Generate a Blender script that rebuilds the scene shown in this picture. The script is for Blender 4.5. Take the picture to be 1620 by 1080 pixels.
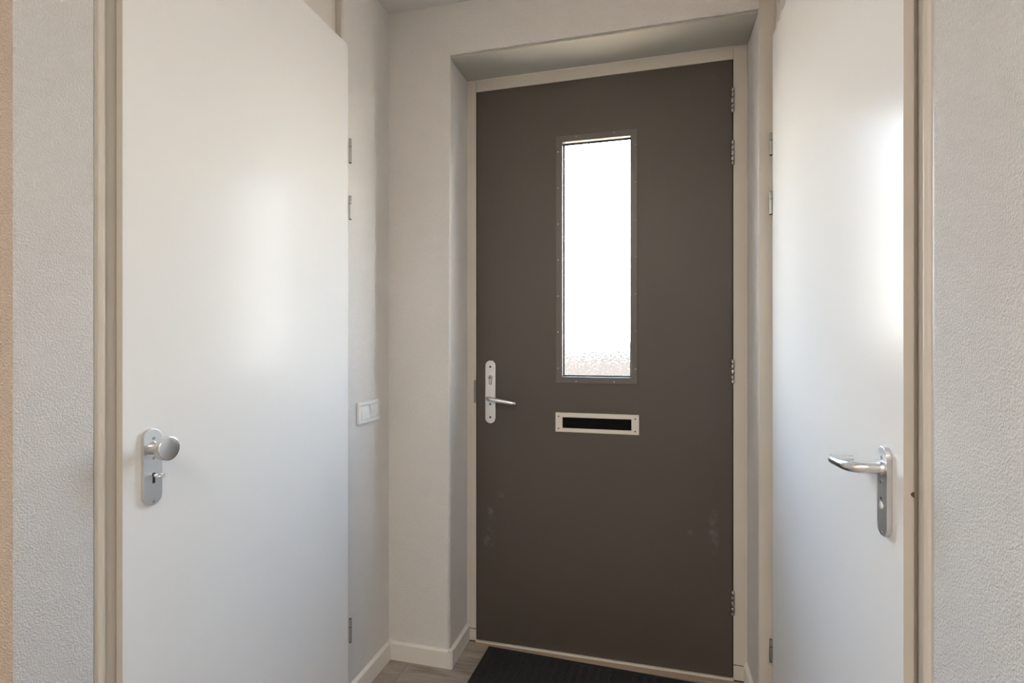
import bpy, bmesh, math, random
from mathutils import Vector, Matrix

random.seed(7)
for o in list(bpy.data.objects):
    bpy.data.objects.remove(o)
scene = bpy.context.scene
COL = scene.collection

# ------------------------------------------------------------------ camera
cam_d = bpy.data.cameras.new('camera')
cam = bpy.data.objects.new('camera', cam_d)
COL.objects.link(cam)
cam.location = (0.0, 0.0, 1.2563)
cam.rotation_euler = (math.radians(90), 0, math.radians(14.7088))
cam_d.sensor_width = 36.0
cam_d.lens = 825.4768 / 1620 * 36.0
cam_d.shift_y = 3.9 / 1620
cam_d.clip_start = 0.01
scene.camera = cam

# ------------------------------------------------------------------ sky, sun, exposure
world = bpy.data.worlds.new('sky')
scene.world = world
world.use_nodes = True
bg = world.node_tree.nodes['Background']
wn_, wl_ = world.node_tree.nodes, world.node_tree.links
wtc = wn_.new('ShaderNodeTexCoord'); wsx = wn_.new('ShaderNodeSeparateXYZ'); wrp = wn_.new('ShaderNodeValToRGB')
wl_.new(wtc.outputs['Generated'], wsx.inputs[0]); wl_.new(wsx.outputs['Z'], wrp.inputs['Fac']); wl_.new(wrp.outputs['Color'], bg.inputs['Color'])
# clear sky: pale and slightly warm at the horizon, blue overhead
for k, (p_, c_) in enumerate(((0.0, (1.0, 0.96, 0.91)), (0.18, (0.92, 0.95, 1.0)), (0.45, (0.56, 0.75, 1.0)), (1.0, (0.36, 0.58, 1.0)))):
    e_ = wrp.color_ramp.elements[k] if k < 2 else wrp.color_ramp.elements.new(p_)
    e_.position = p_; e_.color = (*c_, 1)
bg.inputs['Strength'].default_value = 24.0

sun_d = bpy.data.lights.new('sun', 'SUN')
sun_d.energy = 125.0
sun_d.color = (1.0, 0.80, 0.56)
sun_d.angle = math.radians(1.0)
sun = bpy.data.objects.new('sun', sun_d)
COL.objects.link(sun)
sun.rotation_euler = Vector((0.80, 0.10, -0.62)).to_track_quat('-Z', 'Y').to_euler()

# sampling portal over the door's window: guides sky light, emits nothing itself
por_d = bpy.data.lights.new('window_portal', 'AREA')
por_d.shape = 'RECTANGLE'
por_d.size, por_d.size_y = 0.27, 0.95
por_d.cycles.is_portal = True
por = bpy.data.objects.new('window_portal', por_d)
COL.objects.link(por)
por.location = (-0.203, 2.128, 1.598)
por.rotation_euler = (math.radians(-90), 0, 0)

scene.view_settings.view_transform = 'Standard'
scene.view_settings.look = 'None'
scene.view_settings.gamma = 1.0
scene.view_settings.exposure = 0.60
scene.view_settings.use_curve_mapping = False
FILL_STRENGTH = 13.0  # glow of the fill lamps added out of view
FILL_COLOR = (1.0, 0.905, 0.80, 1)

# ------------------------------------------------------------------ measurements
D, DW = 2.0978, 1.9018            # plane of the front door, plane of the wall round it
XL, XR = -1.0106, 0.4074          # hall side walls
RL, RR = -0.7498, 0.3555          # reveal sides
SOF, CEIL = 2.3701, 2.5781
DL, DR = -0.7077, 0.3053          # front door edges
LDX, RDX = -0.9926, 0.3892        # faces of the side doors

# ------------------------------------------------------------------ materials
def mat(name, color, rough=0.5, metal=0.0, spec=0.5):
    m = bpy.data.materials.new(name)
    m.use_nodes = True
    b = m.node_tree.nodes['Principled BSDF']
    b.inputs['Base Color'].default_value = (*color, 1)
    b.inputs['Roughness'].default_value = rough
    b.inputs['Metallic'].default_value = metal
    b.inputs['Specular IOR Level'].default_value = spec
    return m, m.node_tree.nodes, m.node_tree.links, b

def coords(n, l, scale=(1, 1, 1)):
    tc = n.new('ShaderNodeTexCoord')
    mp = n.new('ShaderNodeMapping')
    mp.inputs['Scale'].default_value = scale
    l.new(tc.outputs['Object'], mp.inputs['Vector'])
    return mp.outputs['Vector']

def noise(n, l, vec, scale, detail=2.0, rough=0.5):
    t = n.new('ShaderNodeTexNoise')
    t.inputs['Scale'].default_value = scale
    t.inputs['Detail'].default_value = detail
    t.inputs['Roughness'].default_value = rough
    l.new(vec, t.inputs['Vector'])
    return t.outputs['Fac']

def ramp(n, l, fac, stops):
    r = n.new('ShaderNodeValToRGB')
    e = r.color_ramp.elements
    while len(e) < len(stops):
        e.new(0.5)
    for k, (p, c) in enumerate(stops):
        e[k].position = p
        e[k].color = (*c, 1)
    l.new(fac, r.inputs['Fac'])
    return r.outputs['Color']

def bump(n, l, h, b, strength, dist):
    k = n.new('ShaderNodeBump')
    k.inputs['Strength'].default_value = strength
    k.inputs['Distance'].default_value = dist
    l.new(h, k.inputs['Height'])
    l.new(k.outputs['Normal'], b.inputs['Normal'])

def plaster(name, color, strength, dist, scale=230, detail=3.0):
    m, n, l, b = mat(name, color, 0.85, spec=0.25)
    v = coords(n, l)
    a = noise(n, l, v, scale, detail, 0.55)
    r = n.new('ShaderNodeMapRange')
    r.interpolation_type = 'SMOOTHSTEP'
    r.inputs['From Min'].default_value = 0.30
    r.inputs['From Max'].default_value = 0.70
    l.new(a, r.inputs['Value'])
    bump(n, l, r.outputs['Result'], b, strength, dist)
    c = noise(n, l, v, 3.0, 3.0)
    cc = ramp(n, l, c, [(0.3, tuple(x * 0.97 for x in color)), (0.7, tuple(min(1, x * 1.02) for x in color))])
    l.new(cc, b.inputs['Base Color'])
    return m

M = {}
M['plaster'] = plaster('stipple_plaster', (0.88, 0.855, 0.825), 1.0, 0.0036, 290)
M['plaster_fine'] = plaster('fine_stipple_plaster', (0.82, 0.79, 0.757), 0.8, 0.0022, 300)
M['plaster_tan'] = plaster('beige_plaster', (0.60, 0.51, 0.425), 0.9, 0.004, 250)
M['ceiling'] = plaster('ceiling_plaster', (0.72, 0.70, 0.68), 0.3, 0.001, 200)

def lacquer(name, color, rough, orange=0.06, spec=0.5):
    m, n, l, b = mat(name, color, rough, spec=spec)
    v = coords(n, l)
    bump(n, l, noise(n, l, v, 420, 2.0), b, orange, 0.0004)
    return m
M['door_white'] = lacquer('white_door_lacquer', (0.78, 0.77, 0.75), 0.24, 0.05, 0.065)
M['cream'] = lacquer('cream_frame_paint', (0.61, 0.565, 0.50), 0.42, 0.05)
M['edge'] = lacquer('tan_edge_banding', (0.56, 0.515, 0.455), 0.45, 0.05)
M['cream_light'] = lacquer('cream_panel_paint', (0.68, 0.645, 0.59), 0.40, 0.05)
M['skirting'] = lacquer('white_skirting_foil', (0.78, 0.75, 0.69), 0.40, 0.04)
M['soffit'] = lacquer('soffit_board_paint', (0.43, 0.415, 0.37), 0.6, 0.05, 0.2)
M['switch'] = lacquer('white_switch_plastic', (0.78, 0.775, 0.76), 0.30, 0.0)

# brown door lacquer with faint wiped hand marks
m, n, l, b = mat('brown_door_lacquer', (0.076, 0.0625, 0.051), 0.44)
v = coords(n, l)
bump(n, l, noise(n, l, v, 500, 2.0), b, 0.08, 0.0004)
def blob(vec, cx, cz, rx, rz):
    s = n.new('ShaderNodeVectorMath'); s.operation = 'SUBTRACT'
    s.inputs[1].default_value = (cx - DL, 0, cz)      # object space starts at the door's lock edge
    l.new(vec, s.inputs[0])
    k = n.new('ShaderNodeVectorMath'); k.operation = 'MULTIPLY'
    k.inputs[1].default_value = (1 / rx, 0, 1 / rz)
    l.new(s.outputs[0], k.inputs[0])
    ln = n.new('ShaderNodeVectorMath'); ln.operation = 'LENGTH'
    l.new(k.outputs[0], ln.inputs[0])
    r = n.new('ShaderNodeMapRange')
    r.inputs['From Min'].default_value = 1.0
    r.inputs['From Max'].default_value = 0.35
    l.new(ln.outputs['Value'], r.inputs['Value'])
    return r.outputs['Result']
masks = [blob(v, -0.646, 0.545, 0.022, 0.03), blob(v, -0.652, 0.44, 0.03, 0.05), blob(v, -0.60, 0.63, 0.02, 0.02),
         blob(v, 0.236, 0.548, 0.022, 0.10), blob(v, 0.152, 0.535, 0.012, 0.016), blob(v, 0.150, 0.67, 0.012, 0.014)]
acc = masks[0]
for k in masks[1:]:
    a = n.new('ShaderNodeMath'); a.operation = 'MAXIMUM'
    l.new(acc, a.inputs[0]); l.new(k, a.inputs[1]); acc = a.outputs[0]
nz = noise(n, l, v, 38, 3.0)
r = n.new('ShaderNodeMapRange')
r.inputs['From Min'].default_value = 0.42; r.inputs['From Max'].default_value = 0.7
l.new(nz, r.inputs['Value'])
mu = n.new('ShaderNodeMath'); mu.operation = 'MULTIPLY'
l.new(acc, mu.inputs[0]); l.new(r.outputs['Result'], mu.inputs[1])
cr = ramp(n, l, mu.outputs[0], [(0.0, (0.076, 0.0625, 0.051)), (1.0, (0.145, 0.132, 0.121))])
l.new(cr, b.inputs['Base Color'])
M['brown'] = m
M['brown_trim'] = lacquer('brown_glazing_trim', (0.115, 0.100, 0.088), 0.38, 0.03)

def metal(name, color, rough, stretch=(1, 1, 1)):
    m, n, l, b = mat(name, color, rough, 1.0)
    v = coords(n, l, stretch)
    h = noise(n, l, v, 900, 2.0)
    r = n.new('ShaderNodeMapRange')
    r.inputs['To Min'].default_value = rough - 0.06
    r.inputs['To Max'].default_value = rough + 0.08
    l.new(h, r.inputs['Value'])
    l.new(r.outputs['Result'], b.inputs['Roughness'])
    return m
M['alu'] = metal('satin_aluminium', (0.70, 0.70, 0.71), 0.40)
M['alu_bright'] = metal('polished_aluminium', (0.78, 0.78, 0.79), 0.24)
M['steel'] = metal('zinc_hinge_steel', (0.42, 0.41, 0.395), 0.36)
M['steel_dark'] = metal('worn_hinge_steel', (0.30, 0.295, 0.285), 0.42)
M['nickel'] = metal('nickel_screw', (0.50, 0.49, 0.47), 0.30)
M['lip'] = lacquer('grey_glazing_bead', (0.10, 0.09, 0.082), 0.35, 0.0)
M['champagne'] = lacquer('champagne_letter_plate', (0.66, 0.61, 0.53), 0.36, 0.0)
M['black'] = mat('black_rubber', (0.006, 0.006, 0.006), 0.6)[0]
M['screw_dark'] = mat('blackened_screw', (0.035, 0.034, 0.032), 0.5)[0]
M['slot'] = mat('dark_key_slot', (0.01, 0.009, 0.008), 0.7)[0]
M['bare_wood'] = mat('chipped_bare_wood', (0.12, 0.055, 0.03), 0.8)[0]
m, n, l, b = mat('black_brush_bristles', (0.003, 0.003, 0.0034), 0.8, spec=0.15)
bump(n, l, noise(n, l, coords(n, l, (900, 1, 20)), 1.0, 2.0), b, 0.6, 0.001)
M['bristle'] = m

# oak-grey laminate planks, grain along x, tone varies per plank
m, n, l, b = mat('grey_oak_laminate', (0.26, 0.21, 0.165), 0.45)
tc = n.new('ShaderNodeTexCoord'); oi = n.new('ShaderNodeObjectInfo')
ad = n.new('ShaderNodeVectorMath'); ad.operation = 'ADD'
sc = n.new('ShaderNodeVectorMath'); sc.operation = 'SCALE'; sc.inputs['Scale'].default_value = 37.0
cb = n.new('ShaderNodeCombineXYZ')
l.new(oi.outputs['Random'], cb.inputs['X']); l.new(oi.outputs['Random'], cb.inputs['Y'])
l.new(cb.outputs[0], sc.inputs[0]); l.new(tc.outputs['Object'], ad.inputs[0]); l.new(sc.outputs[0], ad.inputs[1])
mp = n.new('ShaderNodeMapping'); mp.inputs['Scale'].default_value = (3.0, 26.0, 1.0)
l.new(ad.outputs[0], mp.inputs['Vector'])
g1 = noise(n, l, mp.outputs['Vector'], 2.2, 6.0, 0.62)
mp2 = n.new('ShaderNodeMapping'); mp2.inputs['Scale'].default_value = (5.0, 11.0, 1.0)
l.new(ad.outputs[0], mp2.inputs['Vector'])
g2 = noise(n, l, mp2.outputs['Vector'], 1.3, 3.0)
mx = n.new('ShaderNodeMix'); mx.data_type = 'FLOAT'; mx.inputs['Factor'].default_value = 0.4
l.new(g1, mx.inputs['A']); l.new(g2, mx.inputs['B'])
cc = ramp(n, l, mx.outputs['Result'], [(0.32, (0.14, 0.115, 0.09)), (0.47, (0.30, 0.26, 0.22)), (0.68, (0.42, 0.37, 0.32))])
l.new(cc, b.inputs['Base Color'])
bump(n, l, g1, b, 0.12, 0.0008)
M['plank'] = m
M['subfloor'] = mat('dark_underlay', (0.05, 0.04, 0.032), 0.9)[0]
M['sill_wood'] = lacquer('tan_threshold_strip', (0.36, 0.275, 0.205), 0.5, 0.1)

# ribbed doormat
m, n, l, b = mat('black_mat_fibre', (0.012, 0.012, 0.0125), 0.95, spec=0.15)
v = coords(n, l)
f = noise(n, l, v, 420, 3.0, 0.7)
cc = ramp(n, l, f, [(0.35, (0.005, 0.005, 0.005)), (0.7, (0.075, 0.075, 0.078))])
l.new(cc, b.inputs['Base Color'])
bump(n, l, f, b, 1.0, 0.004)
M['mat'] = m

# textured obscure glass: part of the light goes straight, part is bent by the hammered relief
m = bpy.data.materials.new('hammered_obscure_glass'); m.use_nodes = True
n, l = m.node_tree.nodes, m.node_tree.links
n.remove(n['Principled BSDF'])
out = n['Material Output']
v = coords(n, l)
h = noise(n, l, v, 150, 1.0, 0.5)
bk = n.new('ShaderNodeBump'); bk.inputs['Strength'].default_value = 1.0; bk.inputs['Distance'].default_value = 0.0045
l.new(h, bk.inputs['Height'])
rf = n.new('ShaderNodeBsdfRefraction'); rf.inputs['IOR'].default_value = 1.12; rf.inputs['Roughness'].default_value = 0.0
l.new(bk.outputs['Normal'], rf.inputs['Normal'])
tr = n.new('ShaderNodeBsdfTransparent'); tr.inputs['Color'].default_value = (0.96, 0.98, 0.97, 1)
mx = n.new('ShaderNodeMixShader'); mx.inputs['Fac'].default_value = 0.25
l.new(tr.outputs[0], mx.inputs[1]); l.new(rf.outputs[0], mx.inputs[2])
l.new(mx.outputs[0], out.inputs['Surface'])
M['glass'] = m

# outdoors
m, n, l, b = mat('sunlit_paving', (0.42, 0.36, 0.29), 0.9)
v = coords(n, l)
cc = ramp(n, l, noise(n, l, v, 6.0, 4.0), [(0.3, (0.36, 0.30, 0.235)), (0.7, (0.47, 0.41, 0.335))])
l.new(cc, b.inputs['Base Color'])
M['paving'] = m
m, n, l, b = mat('weathered_fence_wood', (0.16, 0.10, 0.065), 0.85)
cc = ramp(n, l, noise(n, l, coords(n, l, (30, 30, 2)), 1.0, 4.0), [(0.3, (0.006, 0.0045, 0.0034)), (0.7, (0.014, 0.0105, 0.008))])
l.new(cc, b.inputs['Base Color'])
M['fence'] = m
m = bpy.data.materials.new('fill_lamp_glow'); m.use_nodes = True
b = m.node_tree.nodes['Principled BSDF']
b.inputs['Base Color'].default_value = (0.9, 0.9, 0.9, 1)
b.inputs['Emission Color'].default_value = FILL_COLOR
b.inputs['Emission Strength'].default_value = FILL_STRENGTH
M['glow'] = m

# ------------------------------------------------------------------ mesh helpers
class MB:
    def __init__(self):
        self.bm = bmesh.new()
    def box(self, x0, x1, y0, y1, z0, z1):
        vs = [self.bm.verts.new((x, y, z)) for x in (x0, x1) for y in (y0, y1) for z in (z0, z1)]
        for f in ((0, 1, 3, 2), (4, 6, 7, 5), (0, 4, 5, 1), (2, 3, 7, 6), (0, 2, 6, 4), (1, 5, 7, 3)):
            self.bm.faces.new([vs[i] for i in f])
        return self
    def prism(self, pts, axis, a0, a1):
        """2-D outline extruded along an axis; outline is in the other two axes in order."""
        def P(u, v, w):
            return {'x': (w, u, v), 'y': (u, w, v), 'z': (u, v, w)}[axis]
        A = [self.bm.verts.new(P(u, v, a0)) for u, v in pts]
        B = [self.bm.verts.new(P(u, v, a1)) for u, v in pts]
        k = len(pts)
        self.bm.faces.new(A); self.bm.faces.new(B[::-1])
        for i in range(k):
            j = (i + 1) % k
            self.bm.faces.new((A[i], A[j], B[j], B[i]))
        return self
    def tube(self, path, radii, seg=16, flat=None, cap=True):
        path = [Vector(p) for p in path]
        rings = []
        up = None
        for i, p in enumerate(path):
            t = (path[min(i + 1, len(path) - 1)] - path[max(i - 1, 0)]).normalized()
            if up is None:
                up = Vector((0, 0, 1)) if abs(t.z) < 0.9 else Vector((1, 0, 0))
            s = t.cross(up).normalized(); up = s.cross(t).normalized()
            r = radii[i] if isinstance(radii, (list, tuple)) else radii
            fz = flat[i] if flat else 1.0
            rings.append([self.bm.verts.new(p + s * (r * math.cos(2 * math.pi * k / seg)) + up * (r * fz * math.sin(2 * math.pi * k / seg))) for k in range(seg)])
        for a, c in zip(rings, rings[1:]):
            for k in range(seg):
                j = (k + 1) % seg
                self.bm.faces.new((a[k], a[j], c[j], c[k]))
        if cap:
            self.bm.faces.new(rings[0][::-1]); self.bm.faces.new(rings[-1])
        return self
    def lathe(self, origin, axis, prof, seg=32):
        """prof: list of (distance along axis, radius); capped."""
        o = Vector(origin); a = Vector(axis).normalized()
        return self.tube([o + a * d for d, r in prof], [r for d, r in prof], seg)
    def ring(self, x0, x1, z0, z1, w, y0, y1):
        """picture-frame ring in an x-z plane with inner opening inset by w, one closed solid."""
        o = [(x0, z0), (x1, z0), (x1, z1), (x0, z1)]
        i = [(x0 + w, z0 + w), (x1 - w, z0 + w), (x1 - w, z1 - w), (x0 + w, z1 - w)]
        V = {}
        for tag, pts in (('o', o), ('i', i)):
            for k, (x, z) in enumerate(pts):
                for q, y in enumerate((y0, y1)):
                    V[tag, k, q] = self.bm.verts.new((x, y, z))
        for k in range(4):
            j = (k + 1) % 4
            for q in (0, 1):
                self.bm.faces.new((V['o', k, q], V['o', j, q], V['i', j, q], V['i', k, q]))
            for tag in 'oi':
                self.bm.faces.new((V[tag, k, 0], V[tag, j, 0], V[tag, j, 1], V[tag, k, 1]))
        return self
    def slab(self, xs, zs, holes, y0, y1):
        """plate in the x-z plane on a grid, with cells left out, as one closed solid."""
        vf = {(i, k, q): self.bm.verts.new((x, y, z)) for i, x in enumerate(xs) for k, z in enumerate(zs) for q, y in enumerate((y0, y1))}
        solid = lambda i, k: 0 <= i < len(xs) - 1 and 0 <= k < len(zs) - 1 and (i, k) not in holes
        for i in range(len(xs) - 1):
            for k in range(len(zs) - 1):
                if not solid(i, k):
                    continue
                for q in (0, 1):
                    self.bm.faces.new((vf[i, k, q], vf[i + 1, k, q], vf[i + 1, k + 1, q], vf[i, k + 1, q]))
                for (di, dk, a, c) in ((-1, 0, (i, k), (i, k + 1)), (1, 0, (i + 1, k), (i + 1, k + 1)), (0, -1, (i, k), (i + 1, k)), (0, 1, (i, k + 1), (i + 1, k + 1))):
                    if not solid(i + di, k + dk):
                        self.bm.faces.new((vf[(*a, 0)], vf[(*c, 0)], vf[(*c, 1)], vf[(*a, 1)]))
        return self
    def mesh(self, name, material, bevel=0.0, seg=2, smooth=False, origin=(0, 0, 0), select=None, angle=30):
        bm = self.bm
        bmesh.ops.recalc_face_normals(bm, faces=bm.faces)
        if bevel:
            es = [e for e in bm.edges if len(e.link_faces) == 2 and e.calc_face_angle(0) > math.radians(angle) and (select is None or select(e))]
            bmesh.ops.bevel(bm, geom=es, offset=bevel, segments=seg, profile=0.5, affect='EDGES', clamp_overlap=True)
        bmesh.ops.translate(bm, verts=bm.verts, vec=-Vector(origin))
        me = bpy.data.meshes.new(name)
        bm.to_mesh(me); bm.free()
        me.materials.append(material)
        if smooth or (bevel and seg > 1):
            for p in me.polygons:
                p.use_smooth = True
            me.set_sharp_from_angle(angle=math.radians(40))
        return me
    def build(self, name, material, parent=None, **kw):
        base = world_loc(parent) if parent else Vector((0, 0, 0))
        me = self.mesh(name, material, origin=base, **kw)
        o = bpy.data.objects.new(name, me)
        COL.objects.link(o)
        if parent:
            o.parent = parent
        if kw.get('bevel') and kw.get('seg', 2) > 1:
            wn = o.modifiers.new('weighted_normal', 'WEIGHTED_NORMAL')
            wn.mode = 'FACE_AREA'; wn.weight = 100; wn.keep_sharp = True
        return o

def world_loc(o):
    p = Vector((0, 0, 0))
    while o:
        p = p + Vector(o.location); o = o.parent
    return p

def tag(o, label, cat, kind=None, group=None):
    o['label'] = label; o['category'] = cat
    if kind: o['kind'] = kind
    if group: o['group'] = group
    return o

def empty(name, loc):
    o = bpy.data.objects.new(name, None)
    COL.objects.link(o); o.location = loc
    o.empty_display_size = 0.05
    return o

def put(name, me, loc, parent, rot=None):
    """object sharing mesh data, placed at a world point under its parent (parents carry no rotation)."""
    o = bpy.data.objects.new(name, me)
    COL.objects.link(o); o.parent = parent
    o.location = Vector(loc) - world_loc(parent)
    if rot: o.rotation_euler = rot
    return o

def stadium(cx, cz, w, h, seg=12):
    r = w / 2; pts = []
    for k in range(seg + 1):
        a = math.pi * k / seg
        pts.append((cx + r * math.cos(a), cz + h / 2 - r + r * math.sin(a)))
    for k in range(seg + 1):
        a = math.pi + math.pi * k / seg
        pts.append((cx + r * math.cos(a), cz - h / 2 + r + r * math.sin(a)))
    return pts

# ------------------------------------------------------------------ the shell
BX, BY = -2.7, -2.4               # far corner of the room behind the camera

floor = tag(MB().box(BX, 0.51, BY, 2.30, -0.06, -0.0095).build('floor', M['subfloor']), 'grey oak laminate plank floor of the hall', 'floor', 'structure')
PW, PL = 0.19, 1.285
row = 0
y1 = 2.0605
shared = {}
while y1 > BY:
    y0 = max(y1 - PW, BY)
    off = {1: -0.9145}.get(row, -0.9145 + (row * 0.437) % PL)
    x = off
    while x > BX: x -= PL
    while x < 0.51:
        a, c = max(x, BX), min(x + PL, 0.51)
        if c - a > 0.02:
            ln, wd = round(c - a, 4), round(y1 - y0, 4)
            if (ln, wd) not in shared:
                g = 0.0007
                shared[ln, wd] = MB().box(g, ln - g, g, wd - g, -0.0085, 0.0).mesh('plank', M['plank'], bevel=0.0006, seg=1)
            put('plank', shared[ln, wd], (a, y0, 0), floor)
        x += PL
    y1 = y0; row += 1

tag(MB().box(BX - 0.1, 0.6, BY - 0.1, 2.35, CEIL, CEIL + 0.08).build('ceiling', M['ceiling']), 'plain white plastered ceiling of the hall', 'ceiling', 'structure')

# front wall: an arch-shaped outline round the door opening, rounded plaster arris at the left reveal
wf = MB().prism([(XL - 0.1, -0.05), (RL, -0.05), (RL, SOF + 0.010), (RR, SOF + 0.010), (RR, -0.05), (0.6, -0.05), (0.6, CEIL), (XL - 0.1, CEIL)], 'y', DW, 2.35)
def arris(e):
    a, c = e.verts[0].co, e.verts[1].co
    return abs(a.x - RL) < 1e-4 and abs(c.x - RL) < 1e-4 and abs(a.y - DW) < 1e-4 and abs(c.y - DW) < 1e-4
tag(wf.build('wall_front', M['plaster_fine'], bevel=0.010, seg=4, select=arris), 'stippled white plaster wall around the brown front door', 'wall', 'structure')

def near_arris(e):
    a, c = e.verts[0].co, e.verts[1].co
    return abs(a.x - c.x) < 1e-4 and abs(a.y - c.y) < 1e-4
wl = MB().prism([(XL, 0.7525), (XL - 0.1, 0.7525), (XL - 0.1, 0.72), (BX, 0.72), (BX, 0.62), (XL, 0.62)], 'z', -0.05, CEIL)
wall_left = tag(wl.build('wall_left', M['plaster'], bevel=0.006, seg=4, select=near_arris), 'coarse stippled white plaster wall beside the knob-handled white door', 'wall', 'structure')
wall_left.data.materials.append(M['plaster_tan'])      # the face round the corner is set to a beige plaster
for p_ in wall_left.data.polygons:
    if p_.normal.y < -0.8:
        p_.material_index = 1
MB().box(XL - 0.1, XL, 1.5785, DW, -0.05, CEIL).build('wall_end', M['plaster_fine'], wall_left)
wr = MB().box(XR, 0.51, BY, 0.9085, -0.05, CEIL)
tag(wr.build('wall_right', M['plaster'], bevel=0.006, seg=4, select=near_arris), 'coarse stippled white plaster wall beside the lever-handled white door', 'wall', 'structure')
tag(MB().box(BX - 0.1, 0.51, BY - 0.1, BY, -0.05, CEIL).build('wall_back', M['plaster_fine']), 'plain plaster wall at the back of the room', 'wall', 'structure')
tag(MB().box(BX - 0.1, BX, BY, 0.72, -0.05, CEIL).build('wall_west', M['plaster_fine']), 'plain plaster wall on the side of the room', 'wall', 'structure')
# dark closet backs behind the two side doors keep the shell tight
tag(MB().box(XL - 0.16, XL - 0.1, 0.72, 2.0, -0.05, CEIL).build('wall_closet', M['plaster_fine']), 'plain wall closing the cupboard behind the knob-handled door', 'wall', 'structure')
tag(MB().box(0.51, 0.57, 0.8, 2.0, -0.05, CEIL).build('wall_store', M['plaster_fine']), 'plain wall closing the room behind the lever-handled door', 'wall', 'structure')

# smooth board under the lintel, a shadow gap along its front edge
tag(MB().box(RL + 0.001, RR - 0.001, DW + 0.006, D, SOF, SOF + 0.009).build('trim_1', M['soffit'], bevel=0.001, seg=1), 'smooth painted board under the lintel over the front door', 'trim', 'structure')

# ------------------------------------------------------------------ front door frame
fr = tag(empty('trim_2', (RL, D, 0)), 'cream painted wooden frame around the brown front door', 'door frame', 'structure')
FY = 2.21
MB().box(RL + 0.0005, DL, D, FY, 0.0515, SOF - 0.0005).build('jamb', M['cream'], fr, bevel=0.002, seg=2)
MB().box(DR, RR - 0.0005, D, FY, 0.0575, SOF - 0.0005).build('jamb', M['cream'], fr, bevel=0.002, seg=2)
MB().box(DL + 0.0006, DR - 0.0006, D + 0.0003, FY, 2.3215, SOF - 0.0005).build('head', M['cream'], fr, bevel=0.002, seg=2)
MB().box(RL + 0.0005, DL, D, FY, 0.0, 0.0480).build('plinth_block', M['cream'], fr, bevel=0.0015, seg=1)
MB().box(DR, RR - 0.0005, D, FY, 0.0, 0.0540).build('plinth_block', M['cream'], fr, bevel=0.0015, seg=1)
MB().box(RL + 0.001, DL - 0.0005, D + 0.003, FY, 0.0481, 0.0514).box(DR + 0.0005, RR - 0.001, D + 0.003, FY, 0.0541, 0.0574).build('joint_shade', M['black'], fr)  # black filler in the plinth gaps stands in for their shade
MB().box(DL - 0.010, DL - 0.0002, D - 0.0012, D + 0.02, 1.007, 1.103).build('strike_plate', M['steel_dark'], fr, bevel=0.0004, seg=1)
st = MB()
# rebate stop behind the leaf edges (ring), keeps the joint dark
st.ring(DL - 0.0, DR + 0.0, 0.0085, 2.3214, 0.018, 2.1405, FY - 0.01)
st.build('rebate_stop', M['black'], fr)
MB().box(DL + 0.0001, DL + 0.0032, D + 0.004, 2.140, 0.008, 2.3212).box(DR - 0.0044, DR - 0.0001, D + 0.003, 2.140, 0.008, 2.3212).box(DL + 0.0033, DR - 0.0046, D + 0.003, 2.140, 2.3197, 2.3212).build('gap_shade', M['black'], fr)  # black strips put the shade of the leaf gap into colour
sill = tag(empty('trim_3', (RL, 2.06, 0)), 'tan threshold strip with pale lip under the brown front door', 'threshold', 'structure')
MB().box(RL + 0.016, RR - 0.016, 2.0625, 2.089, -0.009, 0.0015).build('strip', M['sill_wood'], sill, bevel=0.0008, seg=1)
MB().box(DL, DR, 2.0892, 2.12, -0.009, 0.0058).build('lip', M['champagne'], sill, bevel=0.0008, seg=1)

# ------------------------------------------------------------------ front door
door = tag(empty('door_1', (DL, D, 0.0)), 'dark brown front door with tall frosted glass pane and letter slot', 'door', 'structure')
GX0, GX1, GZ0, GZ1 = -0.3388, -0.0676, 1.1225, 2.0725      # clear opening inside the glazing bead
SX0, SX1, SZ0, SZ1 = -0.3388, -0.0664, 0.9165, 0.9605      # letter slot
leaf = MB().slab([DL + 0.0034, -0.345, -0.060, DR - 0.0046], [0.0075, SZ0, SZ1, GZ0 - 0.006, GZ1 + 0.006, 2.3195], {(1, 1), (1, 3)}, D, 2.140)
leaf.build('leaf', M['brown'], door)
gf = MB().ring(-0.3655, -0.0440, 1.0985, 2.0970, 0.0245, D - 0.0035, D - 0.0002).build('glazing_frame', M['brown_trim'], door, bevel=0.0008, seg=1)
MB().ring(-0.3442, -0.0612, 1.1190, 2.0772, 0.0052, D - 0.0010, 2.1180).build('glazing_bead', M['lip'], door)
MB().ring(-0.3392, -0.0662, 1.1240, 2.0722, 0.0062, 2.1182, 2.1225).build('gasket', M['black'], door)
MB().box(-0.3385, -0.0670, 2.1228, 2.1268, 1.1248, 2.0715).build('glass_pane', M['glass'], door)
scr = MB().lathe((0, 0, 0), (0, -1, 0), [(0, 0.0021), (0.0008, 0.0021), (0.0014, 0.0013)], 10).mesh('screw', M['alu_bright'], smooth=True)
zs = [2.0350, 1.8885, 1.7420, 1.5960, 1.4505, 1.3050, 1.1580]
for z in zs:
    for x in (-0.3565, -0.0512):
        put('screw', scr, (x, D - 0.0035, z), gf)
for x in (-0.283, -0.133):
    put('screw', scr, (x, D - 0.0035, 2.0905), gf); put('screw', scr, (x, D - 0.0035, 1.1060), gf)

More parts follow.
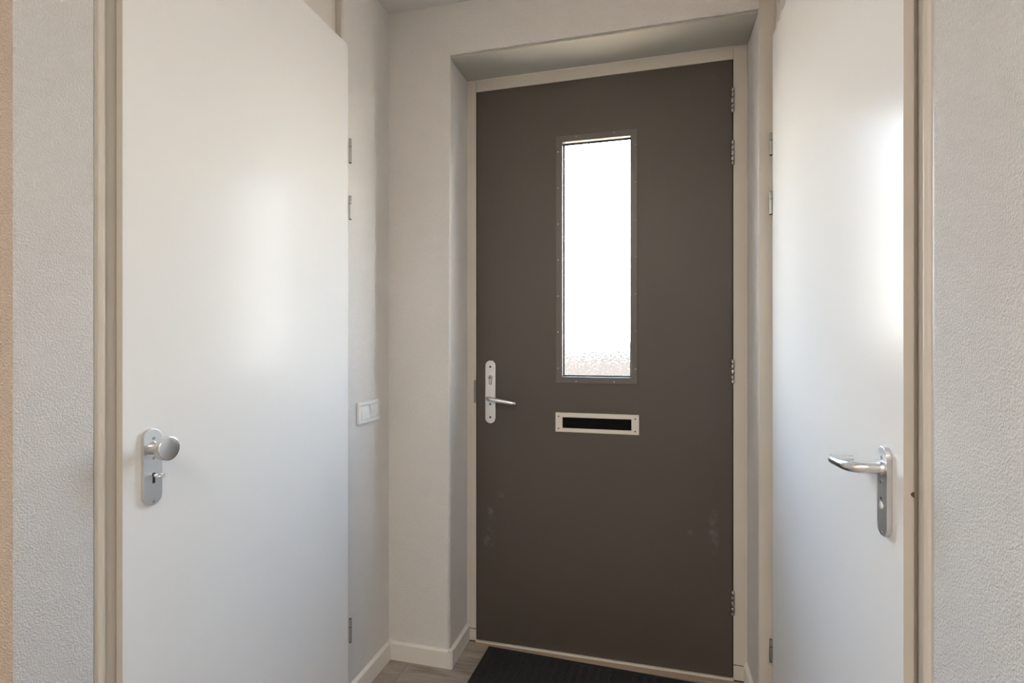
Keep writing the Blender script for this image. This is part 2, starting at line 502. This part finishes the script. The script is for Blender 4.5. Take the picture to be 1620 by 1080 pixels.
lp = MB().slab([-0.3673, SX0, SX1, -0.0375], [0.9008, SZ0, SZ1, 0.9790], {(1, 1)}, D - 0.0045, D - 0.0002).build('letter_plate', M['champagne'], door, bevel=0.0009, seg=1)
lsc = MB().lathe((0, 0, 0), (0, -1, 0), [(0, 0.0030), (0.0006, 0.0030), (0.001, 0.0020)], 10).mesh('screw', M['screw_dark'], smooth=True)
for x in (-0.3545, -0.0518):
    for z in (0.9143, 0.9632):
        put('screw', lsc, (x, D - 0.0045, z), lp)
for (z0, z1, dy) in ((SZ0 + 0.0005, 0.9383, 0.004), (0.9375, SZ1 - 0.0005, 0.007)):
    rows = MB()
    kx = 68
    for i in range(kx):
        xa = SX0 + (SX1 - SX0) * i / kx
        xb = SX0 + (SX1 - SX0) * (i + 0.86) / kx
        rows.box(xa, xb, D + dy + random.uniform(0, 0.0015), D + dy + 0.004, z0, z1)
    br = rows.build('brush', M['bristle'], lp); br['kind'] = 'stuff'
MB().box(-0.3449, -0.0601, D + 0.0135, D + 0.016, SZ0 + 0.0001, SZ1 - 0.0001).build('flap', M['black'], lp)

# handle plate with cylinder and lever
PX = -0.6428
hp = MB().prism(stadium(PX, 1.0555, 0.0444, 0.2630, 14), 'y', D - 0.0075, D - 0.0002).build('handle_plate', M['alu'], door, bevel=0.0015, seg=2)
psc = MB().lathe((0, 0, 0), (0, -1, 0), [(0, 0.0046), (0.0005, 0.0044), (0.0004, 0.0022), (-0.001, 0.0018)], 14).mesh('screw', M['screw_dark'], smooth=True)
for z in (1.1604, 1.0045, 0.9498):
    put('screw', psc, (PX, D - 0.0075, z), hp)
def euro(r, w, low, top=1.1150):
    """outline of a euro-profile lock cylinder: round head over a narrow tongue"""
    a0 = math.asin(w / r)
    pts = [(PX + r * math.sin(a0 + (2 * math.pi - 2 * a0) * k / 18), top - r * math.cos(a0 + (2 * math.pi - 2 * a0) * k / 18)) for k in range(19)]
    return pts + [(PX - w, low + w * 0.6), (PX - w * 0.5, low), (PX + w * 0.5, low), (PX + w, low + w * 0.6)]
MB().prism(euro(0.0100, 0.0062, 1.0862), 'y', D - 0.0079, D - 0.0074).build('cylinder_collar', M['slot'], hp)
MB().prism(euro(0.0083, 0.0044, 1.0880), 'y', D - 0.0098, D - 0.00795).build('lock_cylinder', M['nickel'], hp)
MB().prism([(PX - 0.0052, 1.1150), (PX - 0.0010, 1.1205), (PX + 0.0012, 1.1205), (PX + 0.0012, 1.1095), (PX - 0.0010, 1.1095)], 'y', D - 0.0103, D - 0.00985).build('key_slot', M['slot'], hp)
lev = MB()
lv = [(PX, D - 0.0076, 1.0300), (PX, D - 0.0250, 1.0300), (PX + 0.001, D - 0.0380, 1.0300), (PX + 0.006, D - 0.0450, 1.0295), (PX + 0.016, D - 0.0480, 1.0285),
      (PX + 0.040, D - 0.0490, 1.0255), (PX + 0.075, D - 0.0490, 1.0205), (PX + 0.105, D - 0.0485, 1.0155), (PX + 0.117, D - 0.0480, 1.0137), (PX + 0.120, D - 0.0480, 1.0132)]
lev.tube(lv, [0.0105, 0.0098, 0.0098, 0.0100, 0.0098, 0.0100, 0.0098, 0.0080, 0.0066, 0.0035], 18)
lev.build('lever', M['alu_bright'], hp, smooth=True)

# knuckle hinges of the front door
HX, HY = 0.3022, D - 0.0065
def knuckle(name, z0, z1, r, material, cap=None):
    k = [(0, r * 0.86), (0.0012, r), (z1 - z0 - 0.0012, r), (z1 - z0, r * 0.86)]
    if cap == 'top': k = k[:2] + [(z1 - z0 - 0.005, r), (z1 - z0 - 0.0015, r * 0.75), (z1 - z0, r * 0.4)]
    if cap == 'bottom': k = [(0, r * 0.4), (0.0015, r * 0.75), (0.005, r)] + k[2:]
    return k
for (zt, zb) in ((2.2149, 2.1183), (2.0193, 1.9216), (1.2005, 1.1065), (0.3385, 0.2408)):
    H = zt - zb
    hg = MB().lathe((HX, HY, zb + 0.002), (0, 0, 1), [(0, 0.0032), (H - 0.004, 0.0032)], 14).build('hinge', M['slot'], door, smooth=True)
    cuts = [0.0, 0.175, 0.36, 0.605, 0.80, 1.0]
    for i in range(5):
        a, c = zb + cuts[i] * H + 0.0017, zb + cuts[i + 1] * H - 0.0017
        prof = knuckle('k', a, c, 0.0066, None, 'bottom' if i == 0 else 'top' if i == 4 else None)
        MB().lathe((HX, HY, a), (0, 0, 1), prof, 18).build('knuckle', M['steel'], hg, smooth=True)

# ------------------------------------------------------------------ white door on the left, with its frame
lf = tag(empty('trim_4', (XL, 0.77, 0)), 'cream steel frame with top panel around the knob-handled white door', 'door frame', 'structure')
jl = MB()   # nosed profile seen edge-on: lip, half-round bead, flat
prof = [(XL - 0.09, 0.7530), (XL - 0.0030, 0.7530), (XL - 0.0030, 0.7600), (XL + 0.0010, 0.7612), (XL + 0.0032, 0.7640), (XL + 0.0036, 0.7665), (XL + 0.0028, 0.7700), (XL + 0.0002, 0.7715),
        (XL - 0.0020, 0.7730), (XL - 0.0020, 0.8030), (XL - 0.0500, 0.8030), (XL - 0.0500, 0.7900), (XL - 0.09, 0.7900)]
jl.prism(prof, 'z', 0, CEIL - 0.001)
jl.build('jamb', M['cream'], lf, bevel=0.0005, seg=1)
jf = MB().prism([(XL - 0.09, 1.5780), (XL - 0.0020, 1.5780), (XL + 0.0012, 1.5765), (XL + 0.0012, 1.5680), (XL - 0.0000, 1.5670), (XL - 0.0600, 1.5670), (XL - 0.09, 1.5670)], 'z', 0, CEIL - 0.001)
jf.build('jamb', M['cream'], lf)
MB().box(XL - 0.045, XL - 0.0221, 0.8035, 1.5665, 2.2640, CEIL - 0.001).build('top_panel', M['cream_light'], lf)

dl = tag(empty('door_2', (LDX, 1.58, 0)), 'white flush cupboard door with round knob and key in lock', 'door', 'structure')
lm = MB().box(LDX - 0.0160, LDX, 0.7910, 1.5799, 0.012, 2.2757).box(LDX - 0.058, LDX - 0.0158, 0.8055, 1.5650, 0.012, 2.2620)
def edge_band(o):                           # tan edging on the closing edge
    o.data.materials.append(M['edge'])
    for p_ in o.data.polygons:
        if p_.normal.y < -0.9:
            p_.material_index = 1
edge_band(lm.build('leaf', M['door_white'], dl, bevel=0.0012, seg=2))
KY = 0.8496
kp = MB().prism(stadium(KY, 1.0038, 0.0415, 0.1570, 14), 'x', LDX + 0.0002, LDX + 0.0080).build('handle_plate', M['alu'], dl, bevel=0.0012, seg=2)
ksc = MB().lathe((0, 0, 0), (1, 0, 0), [(0, 0.0034), (0.0006, 0.0032), (0.0004, 0.0018), (-0.001, 0.0015)], 14).mesh('screw', M['steel'], smooth=True)
for z in (1.0623, 1.0221, 0.9325):
    put('screw', ksc, (LDX + 0.0080, KY + 0.001, z), kp)
kz = 1.0436
kn = MB().lathe((LDX + 0.0081, KY, kz), (1, 0, 0), [(0, 0.0125), (0.003, 0.0118), (0.006, 0.0105), (0.024, 0.0100), (0.0262, 0.0130), (0.0268, 0.0215), (0.0280, 0.0235), (0.0300, 0.0243),
         (0.0400, 0.0245), (0.0412, 0.0243), (0.0420, 0.0234), (0.0422, 0.0222), (0.0422, 0.0001)], 48)
kn.build('knob', M['alu_bright'], kp, smooth=True)
sl = MB().prism([(KY + 0.001 + 0.0042 * math.cos(a), 0.9880 + 0.0042 * math.sin(a)) for a in [math.radians(d) for d in range(-50, 231, 20)]] + [(KY - 0.0022, 0.9705), (KY + 0.0042, 0.9705)], 'x', LDX + 0.00805, LDX + 0.0084)
sl.build('keyhole', M['slot'], kp)
hk = 0.0050
def leaf_hinges(owner, hx, hy, spans, material):
    for zt, zb in spans:
        H = zt - zb; zc = zb + 0.665 * H
        h = MB().lathe((hx, hy, zb), (0, 0, 1), [(0, hk * 0.9), (H, hk * 0.9)], 14).build('hinge', M['slot'], owner, smooth=True)
        MB().lathe((hx, hy, zb + 0.002), (0, 0, 1), [(0, hk), (zc - zb - 0.003, hk)], 18).build('knuckle', material, h, smooth=True)
        MB().lathe((hx, hy, zc + 0.001), (0, 0, 1), [(0, hk), (zt - zc - 0.003, hk), (zt - zc - 0.001, hk * 0.8)], 18).build('knuckle', material, h, smooth=True)
leaf_hinges(dl, LDX + 0.0045, 1.5855, ((1.9572, 1.8742), (1.7620, 1.6811), (0.3177, 0.2357)), M['steel'])

# key standing in the lock, its oval bow turned flat
ky, kzz = KY + 0.001, 0.9875
key = tag(empty('key', (LDX + 0.008, ky, kzz)), 'small nickel key standing in the lock below the round knob', 'key')
MB().lathe((LDX + 0.0085, ky, kzz), (1, 0, 0), [(0, 0.0026), (0.0075, 0.0026)], 12).build('shank', M['alu_bright'], key, smooth=True)
bow = MB()
pts = [(LDX + 0.0260 + 0.0105 * math.cos(2 * math.pi * k / 28), ky + 0.0105 * math.sin(2 * math.pi * k / 28), kzz) for k in range(29)]
bow.tube(pts, 0.0019, 10, cap=False)
bmesh.ops.remove_doubles(bow.bm, verts=bow.bm.verts, dist=1e-5)
bow.build('bow', M['alu_bright'], key, smooth=True)

# ------------------------------------------------------------------ white door on the right, with its frame
rfm = tag(empty('trim_5', (XR, 0.93, 0)), 'cream steel frame with top panel around the lever-handled white door', 'door frame', 'structure')
X = XR
pr = [(X + 0.09, 0.9090), (X + 0.0030, 0.9090), (X + 0.0030, 0.9180), (X - 0.0008, 0.9215), (X - 0.0030, 0.9260), (X - 0.0030, 0.9310), (X - 0.0008, 0.9345), (X + 0.0015, 0.9360), (X + 0.0015, 0.9530), (X + 0.0070, 0.9530),
      (X + 0.0070, 0.9700), (X + 0.05, 0.9700), (X + 0.05, 0.9580), (X + 0.09, 0.9580)]
MB().prism(pr, 'z', 0, CEIL - 0.001).build('jamb', M['cream'], rfm, bevel=0.0006, seg=1)
MB().box(RR + 0.0006, XR + 0.0005, DW - 0.0035, DW - 0.0002, 0, CEIL - 0.001).build('casing', M['cream'], rfm, bevel=0.0015, seg=2)
MB().box(XR - 0.0004, XR + 0.09, 1.8630, DW - 0.0040, 0, CEIL - 0.001).build('jamb', M['cream'], rfm, bevel=0.002, seg=2)
MB().box(XR + 0.0030, XR + 0.03, 0.9705, 1.8625, 2.2480, CEIL - 0.001).build('top_panel', M['cream_light'], rfm)

dr = tag(empty('door_3', (RDX, 1.857, 0)), 'white flush door with bent aluminium lever handle on long plate', 'door', 'structure')
edge_band(MB().box(RDX, RDX + 0.0150, 0.9556, 1.8590, 0.012, 2.2595).box(RDX + 0.0148, RDX + 0.056, 0.9730, 1.8610, 0.012, 2.2460).build('leaf', M['door_white'], dr, bevel=0.0012, seg=2))
RY = 1.0125
rp = MB().prism(stadium(RY, 1.0078, 0.0390, 0.1510, 14), 'x', RDX - 0.0085, RDX - 0.0002).build('handle_plate', M['alu'], dr, bevel=0.0012, seg=2)
rsc = MB().lathe((0, 0, 0), (-1, 0, 0), [(0, 0.0034), (0.0006, 0.0032), (0.0004, 0.0018), (-0.001, 0.0015)], 14).mesh('screw', M['steel_dark'], smooth=True)
for z in (1.0640, 1.0229, 0.9370):
    put('screw', rsc, (RDX - 0.0085, RY + 0.001, z), rp)
MB().lathe((RDX - 0.0085, RY + 0.001, 0.9833), (-1, 0, 0), [(0, 0.0062), (0.0010, 0.0062), (0.0014, 0.0052)], 18).build('lock_button', M['switch'], rp, smooth=True)
MB().lathe((RDX - 0.0085, RY + 0.0025, 0.9948), (-1, 0, 0), [(0, 0.0028), (0.0004, 0.0026)], 12).build('indicator_hole', M['slot'], rp)
rl = MB()
ex = RDX - 0.055
path = [(RDX - 0.0086, RY, 1.0455), (RDX - 0.030, RY, 1.0452), (RDX - 0.040, RY + 0.002, 1.0450), (RDX - 0.048, RY + 0.008, 1.0446), (RDX - 0.053, RY + 0.017, 1.0440), (RDX - 0.0555, RY + 0.030, 1.0434),
        (ex - 0.001, RY + 0.060, 1.0420), (ex - 0.001, RY + 0.083, 1.0409), (ex + 0.002, RY + 0.096, 1.0403), (ex + 0.009, RY + 0.104, 1.0399), (ex + 0.018, RY + 0.1065, 1.0398), (ex + 0.038, RY + 0.1065, 1.0398)]
rl.tube(path, [0.0098, 0.0096, 0.0096, 0.0096, 0.0095, 0.0093, 0.0090, 0.0088, 0.0086, 0.0084, 0.0083, 0.0083], 20)
rl.build('lever', M['alu_bright'], rp, smooth=True)
MB().lathe((RDX - 0.0086, RY, 1.0455), (-1, 0, 0), [(0, 0.0122), (0.003, 0.0120), (0.0048, 0.0104)], 22).build('collar', M['alu'], rp, smooth=True)
leaf_hinges(dr, RDX - 0.0035, 1.8640, ((1.9451, 1.8723), (1.7547, 1.6787), (0.2923, 0.2174)), M['steel'])
chip = MB().prism([(RDX + 0.0098, 1.0196), (RDX + 0.0120, 1.0226), (RDX + 0.0150, 1.0236), (RDX + 0.0149, 1.0136), (RDX + 0.0128, 1.0150), (RDX + 0.0108, 1.0170)], 'y', 0.9551, 0.9556)
chip.build('paint_chip', M['bare_wood'], dr)

# ------------------------------------------------------------------ skirting boards
BH, BT = 0.070, 0.0140
def skirt(path_mb, name, label):
    return tag(path_mb.build(name, M['skirting']), label, 'baseboard', 'structure')
ch = 0.006
skirt(MB().prism([(XL + 0.0002, 0), (XL + BT, 0), (XL + BT, BH - ch), (XL + 0.004, BH), (XL + 0.0002, BH)], 'y', 1.5800, DW - 0.0165), 'baseboard_left', 'white skirting board under the light switch')
bf = skirt(MB().prism([(DW - 0.0002, 0), (DW - BT, 0), (DW - BT, BH - ch), (DW - 0.004, BH), (DW - 0.0002, BH)], 'x', XL + 0.0165, RL - 0.002), 'baseboard_front', 'white skirting board with corner caps left of the front door')
MB().box(XL + 0.0003, XL + 0.0160, DW - 0.0160, DW - 0.0003, 0, BH + 0.004).build('corner_cap', M['skirting'], bf, bevel=0.002, seg=2)
MB().prism([(RL - 0.0018, DW - 0.0003), (RL - 0.0018, DW - 0.0158), (RL + 0.0100, DW - 0.0158), (RL + 0.0158, DW - 0.0100), (RL + 0.0158, DW + 0.0014), (RL + 0.0004, DW + 0.0014), (RL + 0.0004, DW - 0.0003)], 'z', 0, BH + 0.003).build('corner_cap', M['skirting'], bf, bevel=0.0012, seg=1)
skirt(MB().prism([(RL + 0.0004, 0), (RL + BT, 0), (RL + BT, BH - ch), (RL + 0.004, BH), (RL + 0.0004, BH)], 'y', DW + 0.0018, D - 0.0004), 'baseboard_reveal_left', 'short white skirting board in the reveal by the lock side')
skirt(MB().prism([(RR - 0.0004, 0), (RR - BT, 0), (RR - BT, BH - ch), (RR - 0.004, BH), (RR - 0.0004, BH)], 'y', DW + 0.0018, D - 0.0004), 'baseboard_reveal_right', 'short white skirting board in the reveal by the hinge side')

# ------------------------------------------------------------------ light switch on the left wall
sw = tag(empty('light_switch', (XL, 1.736, 1.0068)), 'white double light switch on the plaster wall by the cupboard door', 'light switch')
SY0, SY1, SZa, SZb = 1.6610, 1.8110, 0.9680, 1.0455
fm = MB()
fm.slab([SY0, SY0 + 0.0165, 1.7345, 1.7375, SY1 - 0.0165, SY1], [SZa, SZa + 0.0135, SZb - 0.0135, SZb], {(1, 1), (3, 1)}, 0.0002, 0.0100)
for vtx in fm.bm.verts:                     # slab is laid out in x-z; turn it onto the wall plane
    x, y, z = vtx.co
    vtx.co = (XL + y, x, z)
fm.build('frame_plate', M['switch'], sw, bevel=0.0016, seg=2)
for (a, c, t) in ((SY0 + 0.0177, 1.7333, 1), (1.7387, SY1 - 0.0177, -1)):
    z0, z1 = SZa + 0.0142, SZb - 0.0142
    lo, hi = (0.0125, 0.0078) if t > 0 else (0.0078, 0.0125)
    MB().prism([(XL + 0.0010, z0), (XL + lo, z0), (XL + 0.0112, (z0 + z1) / 2), (XL + hi, z1), (XL + 0.0010, z1)], 'y', a, c).build('rocker', M['switch'], sw, bevel=0.0006, seg=1)

# ------------------------------------------------------------------ doormat
mw, md = 0.90, 0.58
bm = MB()
nx, ny = 240, 6
per = 0.0335
def mz(u, w):
    e = min(u, mw - u, w, md - w)
    rib = 0.5 + 0.5 * math.cos(2 * math.pi * u / per + 0.5 * math.sin(w * 9))
    return 0.0040 + (0.0085 * rib ** 0.8 if e > 0.012 else 0.0)
ws = [0.0, 0.012] + [0.03 + (md - 0.06) * k / 20 for k in range(21)] + [md - 0.012, md]
us = [mw * k / nx for k in range(nx + 1)]
top = [[bm.bm.verts.new((u, -w, mz(u, w))) for w in ws] for u in us]
bot = [[bm.bm.verts.new((u, -w, 0.0006)) for w in ws] for u in us]
for i in range(nx):
    for k in range(len(ws) - 1):
        bm.bm.faces.new((top[i][k], top[i + 1][k], top[i + 1][k + 1], top[i][k + 1]))
        bm.bm.faces.new((bot[i][k], bot[i][k + 1], bot[i + 1][k + 1], bot[i + 1][k]))
for i in range(nx):
    for k in (0, len(ws) - 1):
        bm.bm.faces.new((top[i][k], bot[i][k], bot[i + 1][k], top[i + 1][k]))
for k in range(len(ws) - 1):
    for i in (0, nx):
        bm.bm.faces.new((top[i][k], top[i][k + 1], bot[i][k + 1], bot[i][k]))
dm = bm.build('doormat', M['mat'])
dm.location = (-0.6420, 2.0690, 0.0)
dm.rotation_euler = (0, 0, math.radians(-2.0))
tag(dm, 'black ribbed doormat on the laminate floor before the front door', 'doormat')

# ------------------------------------------------------------------ fill lamps added on the unseen ceiling behind the camera
def fill_lamp(x, y, label):
    c = tag(empty('fill_lamp', (x, y, CEIL)), label, 'lamp')
    f2 = MB()
    for (a, b_, c_, d_) in ((x - 0.40, x + 0.40, y - 0.40, y - 0.38), (x - 0.40, x + 0.40, y + 0.38, y + 0.40), (x - 0.40, x - 0.38, y - 0.38, y + 0.38), (x + 0.38, x + 0.40, y - 0.38, y + 0.38)):
        f2.box(a, b_, c_, d_, CEIL - 0.045, CEIL - 0.0005)
    f2.build('frame', M['switch'], c)
    MB().box(x - 0.3795, x + 0.3795, y - 0.3795, y + 0.3795, CEIL - 0.040, CEIL - 0.030).build('diffuser', M['glow'], c)
fill_lamp(-0.20, -0.95, 'square white fill lamp added out of view in line with the hall')
fill_lamp(-1.95, -1.55, 'square white fill lamp added out of view deep in the side of the room')

# ------------------------------------------------------------------ outdoors, seen through the glass
tag(MB().box(-12, 12, 2.36, 30, -0.25, -0.12).build('ground', M['paving']), 'sunlit paving outside the front door', 'paving', 'structure')
fe = tag(empty('garden_fence', (-1.0, 9.0, -0.12)), 'brown wooden fence beyond the frosted pane of the front door', 'fence')
bd = MB().box(0, 0.1496, 0, 0.02, 0, 1).mesh('board', M['fence'])
for i in range(70):
    o = put('board', bd, (-8 + i * 0.15, 9.0, -0.12), fe)
    o.scale = (1, 1, 1.38 + 0.03 * random.random())
